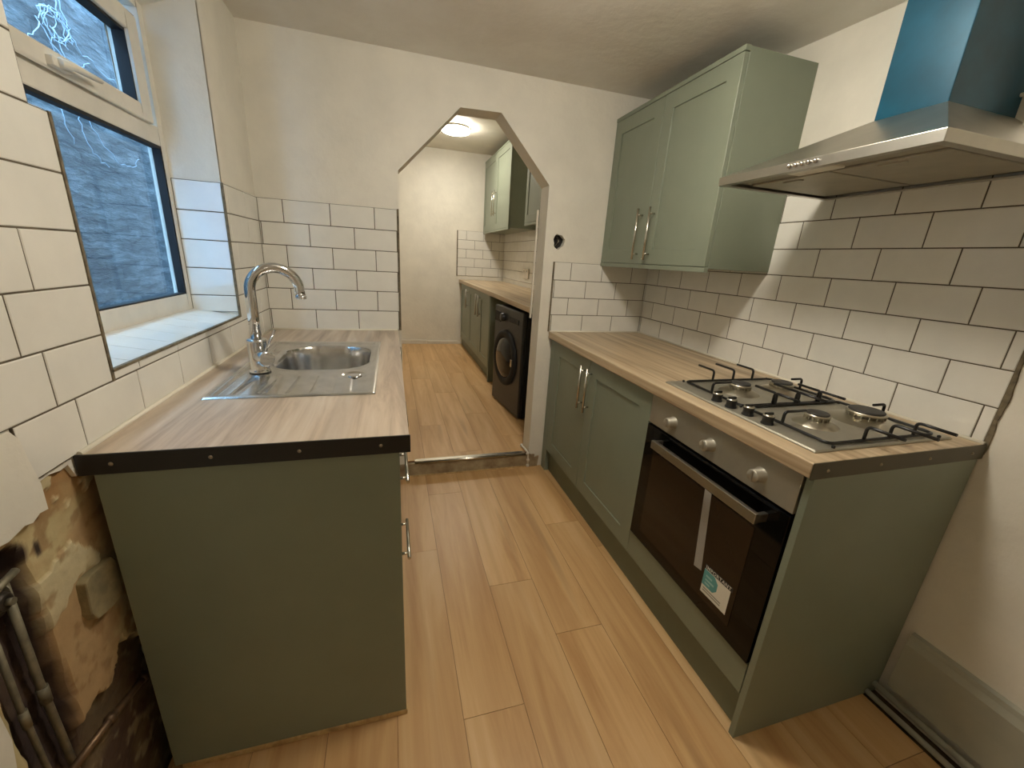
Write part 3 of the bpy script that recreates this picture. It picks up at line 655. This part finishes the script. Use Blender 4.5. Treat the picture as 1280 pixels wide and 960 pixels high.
# ---- left hand run
bl = thing('drawer_cabinet', 'dark green drawer cabinet under the sink worktop, plain end panel towards the camera', 'cabinet', (.3, -.96, 0))
LX = .588
mb = MB(); mb.box((.015, -1.382, .018), (.592, -1.364, WT-.045)); mb.build('end_panel', M['sage'], bl, .001)
mb = MB(); mb.box((.03, -1.362, .15), (LX-.022, -.56, WT-.30)); mb.box((.03, -1.362, WT-.30), (.06, -.56, WT-.05)); mb.build('carcass', M['carc'], bl)
for z0, z1, hz in ((.664, WT-.046, .80), (.389, .660, .605), (.155, .385, .305)):
    mb = MB(); mb.box((LX-.02, -1.360, z0), (LX, -.562, z1)); d = mb.build('drawer', M['sage'], bl, .0015)
    bar_handle(d, (LX+.030, -.86, hz), (LX+.030, -1.082, hz), (1, 0, 0), .0058)
mb = MB(); mb.box((.03, -1.384, -.0), (.596, -1.3635, .018)); mb.build('packing_strip', M['rawwood'], bl, .003)
b2 = thing('base_cabinet', 'green base cabinet under the sink, next to the arch', 'cabinet', (.3, -.3, 0))
mb = MB(); mb.box((.03, -.556, .15), (LX-.022, -.02, .60)); mb.build('carcass', M['carc'], b2)
d = shaker(b2, LX, -.556, -.02, .155, WT-.046, face=1)
bar_handle(d, (LX+.033, -.07, .60), (LX+.033, -.07, .83), (1, 0, 0), .0058)
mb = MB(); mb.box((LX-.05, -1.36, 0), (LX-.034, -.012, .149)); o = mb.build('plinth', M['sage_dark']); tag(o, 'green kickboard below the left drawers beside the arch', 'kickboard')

# left worktop with a hole for the basin
wl = thing('worktop', 'grey oak effect worktop holding the sink, black strip on its end', 'worktop', (.3, -.7, WT-.04))
BX0, BX1, BY0, BY1 = .165, .497, -.800, -.412
mb = MB(); mb.prism([(.0012, -1.386), (.614, -1.386), (.614, -.0065), (.0012, -.0065)], WT-.04, WT, 'z', holes=[[(.100, -1.073), (.518, -1.073), (.518, -.344), (.100, -.344)]])
mb.build('top', M['top_l'], wl, .003, 2)
mb = MB(); mb.box((-.004, -1.390, WT-.043), (.617, -1.386, WT+.001)); es = mb.build('edge_strip', M['black_strip'], wl, .001, 1, label='black edging strip')
for x in (.051, .217, .382, .551):
    mb = MB(); mb.lathe([(0, -1.3925), (.003, -1.392), (.0042, -1.390), (.0042, -1.388)], 12, 0, (x, 0, WT-.021), 'y'); mb.build('screw', M['screw'], es)
mb = MB(); mb.tube([(.004, -1.385, WT+.001), (.004, -.012, WT+.001)], .0058, 8); mb.tube([(.004, -.012, WT+.001), (.612, -.012, WT+.001)], .0055, 8); mb.build('sealant', M['sealant'], wl)

# ---- sink as one pressed sheet
def make_sink():
    x0, x1, y0, y1 = .088, .530, -1.085, -.332; st = .0042
    nx, ny = int((x1-x0)/st), int((y1-y0)/st); vs = []
    cx, cy, hx, hy = (BX0+BX1)/2, (BY0+BY1)/2, (BX1-BX0)/2, (BY1-BY0)/2
    def sd(x, y, cx, cy, hx, hy, r):
        qx, qy = abs(x-cx)-hx+r, abs(y-cy)-hy+r
        return math.hypot(max(qx, 0), max(qy, 0))+min(max(qx, qy), 0)-r
    ss = lambda a, b, v: (lambda t: t*t*(3-2*t))(max(0, min(1, (v-a)/(b-a))))
    for j in range(ny+1):
        for i in range(nx+1):
            x = x0+(x1-x0)*i/nx; y = y0+(y1-y0)*j/ny
            e = min(x-x0, x1-x, y-y0, y1-y)
            z = WT+.0012+.0036*ss(0, .006, e)-.0036*ss(.018, .028, e)      # rolled border
            d = sd(x, y, cx, cy, hx, hy, .12)
            z += .0016*math.exp(-((d-.010)/.006)**2)
            if d < 0: z -= .140*ss(0, .028, -d)+.012*ss(.02, .15, -d)
            elif e > .028:
                if y < -.855:                                              # drainer grooves, fanning from the basin
                    t = ss(-.855, -.885, y)*ss(y0+.03, y0+.05, y)
                    for k in range(6):
                        gx = .165+.058*k+(-.855-y)*.02*(k-2.5); z += -.0048*t*math.exp(-((x-gx)/.008)**2)
                z -= .0012
                dd = math.hypot(x-.455, y+.865); z -= .006*ss(.045, .030, dd)     # overflow dish
            vs.append((x, y, z))
    fs = [(j*(nx+1)+i, j*(nx+1)+i+1, (j+1)*(nx+1)+i+1, (j+1)*(nx+1)+i) for j in range(ny) for i in range(nx)]
    s = thing('kitchen_sink', 'inset stainless steel sink with drainer below the window', 'sink', (.31, -.71, WT))
    mb = MB(); mb.add(vs, fs, 0, True)
    ring = [(x0, y0), (x1, y0), (x1, y1), (x0, y1)]
    mb.build('basin', M['sink_steel'], s)
    mb = MB(); mb.lathe([(.040, .004), (.036, .0035), (.030, .001), (0, .0)], 28, 0, (cx, cy, WT-.150)); mb.build('drain', M['chrome'], s)
    mb = MB(); mb.lathe([(.024, .0005), (.022, .003), (.012, .004), (0, .0035)], 24, 0, (.455, -.865, WT-.004)); mb.build('overflow_cap', M['chrome'], s)
make_sink()

# ---- tap
tp = thing('mixer_tap', 'chrome swan-neck mixer tap standing at the wall side of the sink', 'tap', (.160, -.812, WT+.003))
tx, ty = .160, -.812; zb = WT+.003
mb = MB(); mb.lathe([(.032, 0), (.032, .004), (.029, .007), (.028, .010), (.028, .098), (.0295, .100), (.0295, .106), (.020, .110), (.0, .110)], 32, 0, (tx, ty, zb)); body = mb.build('body', M['chrome'], tp)
dr_ = Vector((.93, .37, 0)).normalized(); R = .070
pts = [Vector((tx, ty, zb+.10)), Vector((tx, ty, zb+.18)), Vector((tx, ty, 1.165))]
c = Vector((tx, ty, 1.175))+dr_*R
pts += arc(c, R, PI, .12, 22, dr_, (0, 0, 1))
e = pts[-1]; pts += [e+Vector((0, 0, -.012)).lerp(dr_*.002, .1), e+Vector((0, 0, -.026))+dr_*.003]
mb = MB(); mb.tube(pts, [.0160]*len(pts), 20); mb.tube([pts[-1], pts[-1]+Vector((0, 0, -.010))], .0172, 20); mb.build('spout', M['chrome'], tp)
ca = Vector((.60, -.80, 0)).normalized(); p0 = Vector((tx, ty, zb+.052))
mb = MB(); mb.tube([p0+ca*.008, p0+ca*.030, p0+ca*.033, p0+ca*.060, p0+ca*.064], [.022, .024, .025, .025, .021], 24); lv = mb.build('valve', M['chrome'], tp)
q = p0+ca*.05; mb = MB(); mb.tube([q+Vector((.0, 0, .018)), q+Vector((.030, .03, .088))], .0035, 10); mb.build('lever', M['chrome'], lv)

# ------------------------------------------------------------------ pipes in the bare wall
for (y, zt, zlo, r, lab) in ((-1.543, .760, .0, .0062, 'old grey pipe going down the bare wall, nearer the green end panel'), (-1.585, .72, .0, .0048, 'old grey pipe going down the bare wall, farther from the green end panel')):
    mb = MB(); mb.tube([(-.036, y, zt), (-.036, y-.004, .55), (-.036, y+.006, zlo+.002)], r, 12); o = mb.build('water_pipe', M['pipe']); 
    tag(o, lab, 'pipe')
    mb = MB(); mb.tube([(-.036, y-.004, .50), (-.036, y-.003, .535)], r*1.35, 12); mb.build('coupling', M['pipe'], o)
vl = thing('gas_valve', 'dirty round valve with short lever set in the bare wall', 'valve', (-.03, -1.572, .74))
mb = MB(); mb.tube([(-.066, -1.568, .745), (-.03, -1.568, .745)], .026, 20); mb.tube([(-.03, -1.568, .745), (-.018, -1.568, .745)], [.018, .013], 20); mb.build('valve_body', M['pipe_dark'], vl, .002)
mb = MB(); mb.tube([(-.018, -1.568, .745), (-.010, -1.568, .745)], .006, 16); mb.build('spindle', M['pipe'], vl)
mb = MB(); mb.tube([(-.02, -1.62, .764), (-.018, -1.57, .778), (-.018, -1.54, .782)], .006, 10); mb.build('lever', M['pipe'], vl)
mb = MB(); mb.tube(fillet([(.022, -1.337, .306), (-.002, -1.337, .306), (-.012, -1.352, .303), (-.012, -1.45, .33), (-.018, -1.575, .350)], .012), .0075, 12)
for p in ((-.012, -1.358, .305), (-.014, -1.47, .334)): mb.lathe([(0, -.010), (.0095, -.008), (.0105, 0), (.0095, .008), (0, .010)], 12, 0, p, 'y')
o = mb.build('waste_pipe', M['copper']); tag(o, 'bent brown pipe running from behind the green end panel across the bare wall', 'pipe')

# ------------------------------------------------------------------ back room
BZ = .095; BW = 1.010
mb = MB(); mb.box((1.492, .30, BW-.04), (XR-.001, 3.493, BW)); o = mb.build('top', M['top_r'], None, .003)
w2 = thing('worktop', 'oak effect worktop in the far room above the washing machine', 'worktop', (1.8, 1.9, BW-.04))
bpy.data.objects.remove(o)
mb = MB(); mb.box((1.492, .34, BW-.04), (XR-.007, 3.493, BW)); mb.build('top', M['top_r'], w2, .003)
mb = MB(); mb.box((1.480, .325, BW-.042), (XR-.007, .34, BW+.002)); mb.build('end_cap', M['nickel'], w2, .003, label='bright metal end cap')
b3 = thing('base_cabinet', 'grey green base cabinet in the far room beside the washing machine', 'cabinet', (1.8, 2.6, BZ))
mb = MB(); mb.box((1.53, 1.62, BZ+.13), (XR-.03, 3.47, BW-.042)); mb.build('carcass', M['sage'], b3)
mb = MB(); mb.box((1.508, 1.60, BZ), (XR-.03, 1.618, BW-.042)); mb.build('end_panel', M['sage'], b3)
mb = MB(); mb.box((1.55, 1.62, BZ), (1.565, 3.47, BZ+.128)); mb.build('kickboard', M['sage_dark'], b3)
for i, (a, b) in enumerate(((1.64, 2.115), (2.120, 2.745), (2.75, 3.36))):
    d = shaker(b3, 1.508, a, b, BZ+.135, BW-.046, .08)
    y = (b-.06, a+.06, a+.06)[i]
    bar_handle(d, (1.474, y, .70), (1.474, y, .93), (-1, 0, 0), .007, mat_=M['steel_dull'])
# washing machine, its front towards -x
wm = thing('washing_machine', 'dark graphite front-loading washing machine under the far worktop', 'washing machine', (1.49, .845, BZ), .115)
def L_(x0, y0, z0, x1, y1, z1, nm, m, par=None, bev=.006): 
    mb = MB(); mb.box((x0, y0, z0), (x1, y1, z1)); return mb.build(nm, m, par or wm, bev, 3, local=True)
L_(.02, -.295, .012, .56, .295, .845, 'cabinet', M['washer_side'])
L_(-.012, -.297, .012, .022, .297, .848, 'front_panel', M['washer'], None, .012)
for x, y in ((.05, -.25), (.05, .25), (.52, -.25), (.52, .25)):
    mb = MB(); mb.lathe([(.02, 0), (.02, .008), (.012, .012), (.012, .02)], 12, 0, (x, y, 0)); mb.build('foot', M['black_plastic'], wm, local=True)
mb = MB(); mb.lathe([(.232, -.012), (.230, -.026), (.212, -.036), (.182, -.034), (.168, -.022)], 48, 0, (0, .02, .44), 'x'); dd = mb.build('door_ring', M['washer_side'], wm, local=True)
mb = MB(); mb.lathe([(.170, -.022), (.15, -.040), (.10, -.054), (.0, -.058)], 40, 0, (0, .02, .44), 'x'); mb.build('porthole', M['doorglass'], dd, local=True)
mb = MB(); mb.box((-.044, -.185, .41), (-.03, -.160, .47)); mb.build('door_latch', M['nickel'], dd, .003, local=True)
mb = MB(); mb.lathe([(.034, -.012), (.032, -.036), (.028, -.040), (0, -.040)], 28, 0, (0, .09, .765), 'x'); mb.build('programme_dial', M['black_plastic'], wm, local=True)
mb = MB(); mb.box((-.018, .15, .715), (-.010, .28, .80)); mb.build('detergent_drawer', M['washer_side'], wm, .004, local=True)
mb = MB(); mb.box((-.015, -.22, .745), (-.010, -.03, .785)); mb.build('display', M['blackglass'], wm, .002, local=True)
# wall cabinets in the back room
wall_cab('green two-door wall cabinet in the far room, at the corner by the end wall', 1.80, 2.165, 3.43, 1.64, 2.50, 2.80, (1.80, 2.08))
wall_cab('green wall cabinet in the far room, nearest the arch and cut off by its edge', 1.80, .75, 1.60, 1.64, 2.50, 1.18, None)
so = thing('wall_socket', 'small white socket on the tiled wall above the far worktop', 'socket', (XR-.007, 2.42, 1.16))
mb = MB(); mb.box((XR-.024, 2.30, 1.11), (XR-.0065, 2.50, 1.22)); mb.build('face_plate', M['white'], so, .004)
mb = MB(); mb.box((XR-.027, 2.34, 1.185), (XR-.023, 2.36, 1.205)); mb.build('rocker', M['greyink'], so); mb = MB(); mb.box((XR-.027, 2.44, 1.185), (XR-.023, 2.46, 1.205)); mb.build('rocker', M['greyink'], so)

# ------------------------------------------------------------------ lamps
warm = (1.0, .925, .80)
def ceiling_lamp(lab, x, y, z, r, h, es):
    t = thing('ceiling_light', lab, 'light', (x, y, z))
    mb = MB(); mb.lathe([(r*.97, 0), (r, -.006), (r, -.022), (r*.93, -.026)], 40, 0, (x, y, z)); mb.build('rim', M['white'], t)
    mb = MB(); mb.lathe([(r*.94, -.020), (r*.96, -h*.7), (r*.88, -h*.88), (r*.6, -h*.97), (0, -h)], 40, 0, (x, y, z)); mb.build('diffuser', emis('lamp_diffuser', warm+(1,), es), t)
    return t
ceiling_lamp('round white flush ceiling light in the kitchen', 1.10, -1.30, cz(1.10, -1.30)-.001, .125, .12, 78)
ceiling_lamp('added fill light behind the camera, shaped as a round ceiling light', 1.10, -3.05, cz(1.10, -3.05)-.001, .10, .10, 5)  # unseen fill lamp, added to lift the surfaces facing the camera
ceiling_lamp('round glowing ceiling light in the far room seen through the arch', 1.275, 2.50, 2.599, .15, .06, 100)

# daylight
w = bpy.data.worlds.new('sky'); bpy.context.scene.world = w; w.use_nodes = True
nt = w.node_tree; bg = nt.nodes['Background']
g = nt.nodes.new('ShaderNodeTexCoord'); s = nt.nodes.new('ShaderNodeSeparateXYZ'); nt.links.new(g.outputs['Generated'], s.inputs[0])
r = nt.nodes.new('ShaderNodeValToRGB'); r.color_ramp.elements[0].color = (.26, .50, .86, 1); r.color_ramp.elements[1].color = (.36, .66, 1, 1)
nt.links.new(s.outputs[2], r.inputs[0]); nt.links.new(r.outputs[0], bg.inputs[0]); bg.inputs[1].default_value = 12.5

# ------------------------------------------------------------------ camera
cam = bpy.data.cameras.new('camera'); co = bpy.data.objects.new('camera', cam); COL.objects.link(co)
yaw, pitch, roll, f = 0.298629, 0.299174, 0.0611015, 502.477
fw = Vector((math.sin(yaw)*math.cos(pitch), math.cos(yaw)*math.cos(pitch), -math.sin(pitch)))
r0 = Vector((math.cos(yaw), -math.sin(yaw), 0)); u0 = r0.cross(fw)
rr = r0*math.cos(roll)+u0*math.sin(roll); uu = -r0*math.sin(roll)+u0*math.cos(roll)
Mx = Matrix((rr, uu, -fw)).transposed().to_4x4(); Mx.translation = Vector((.58434, -2.27336, 1.31335))
co.matrix_world = Mx; cam.sensor_width = 36; cam.lens = f/1280*36; cam.clip_start = .02
sc = bpy.context.scene; sc.camera = co
sc.view_settings.view_transform = 'Standard'; sc.view_settings.look = 'None'; sc.view_settings.gamma = 1
sc.view_settings.use_curve_mapping = False; sc.view_settings.exposure = 0.0
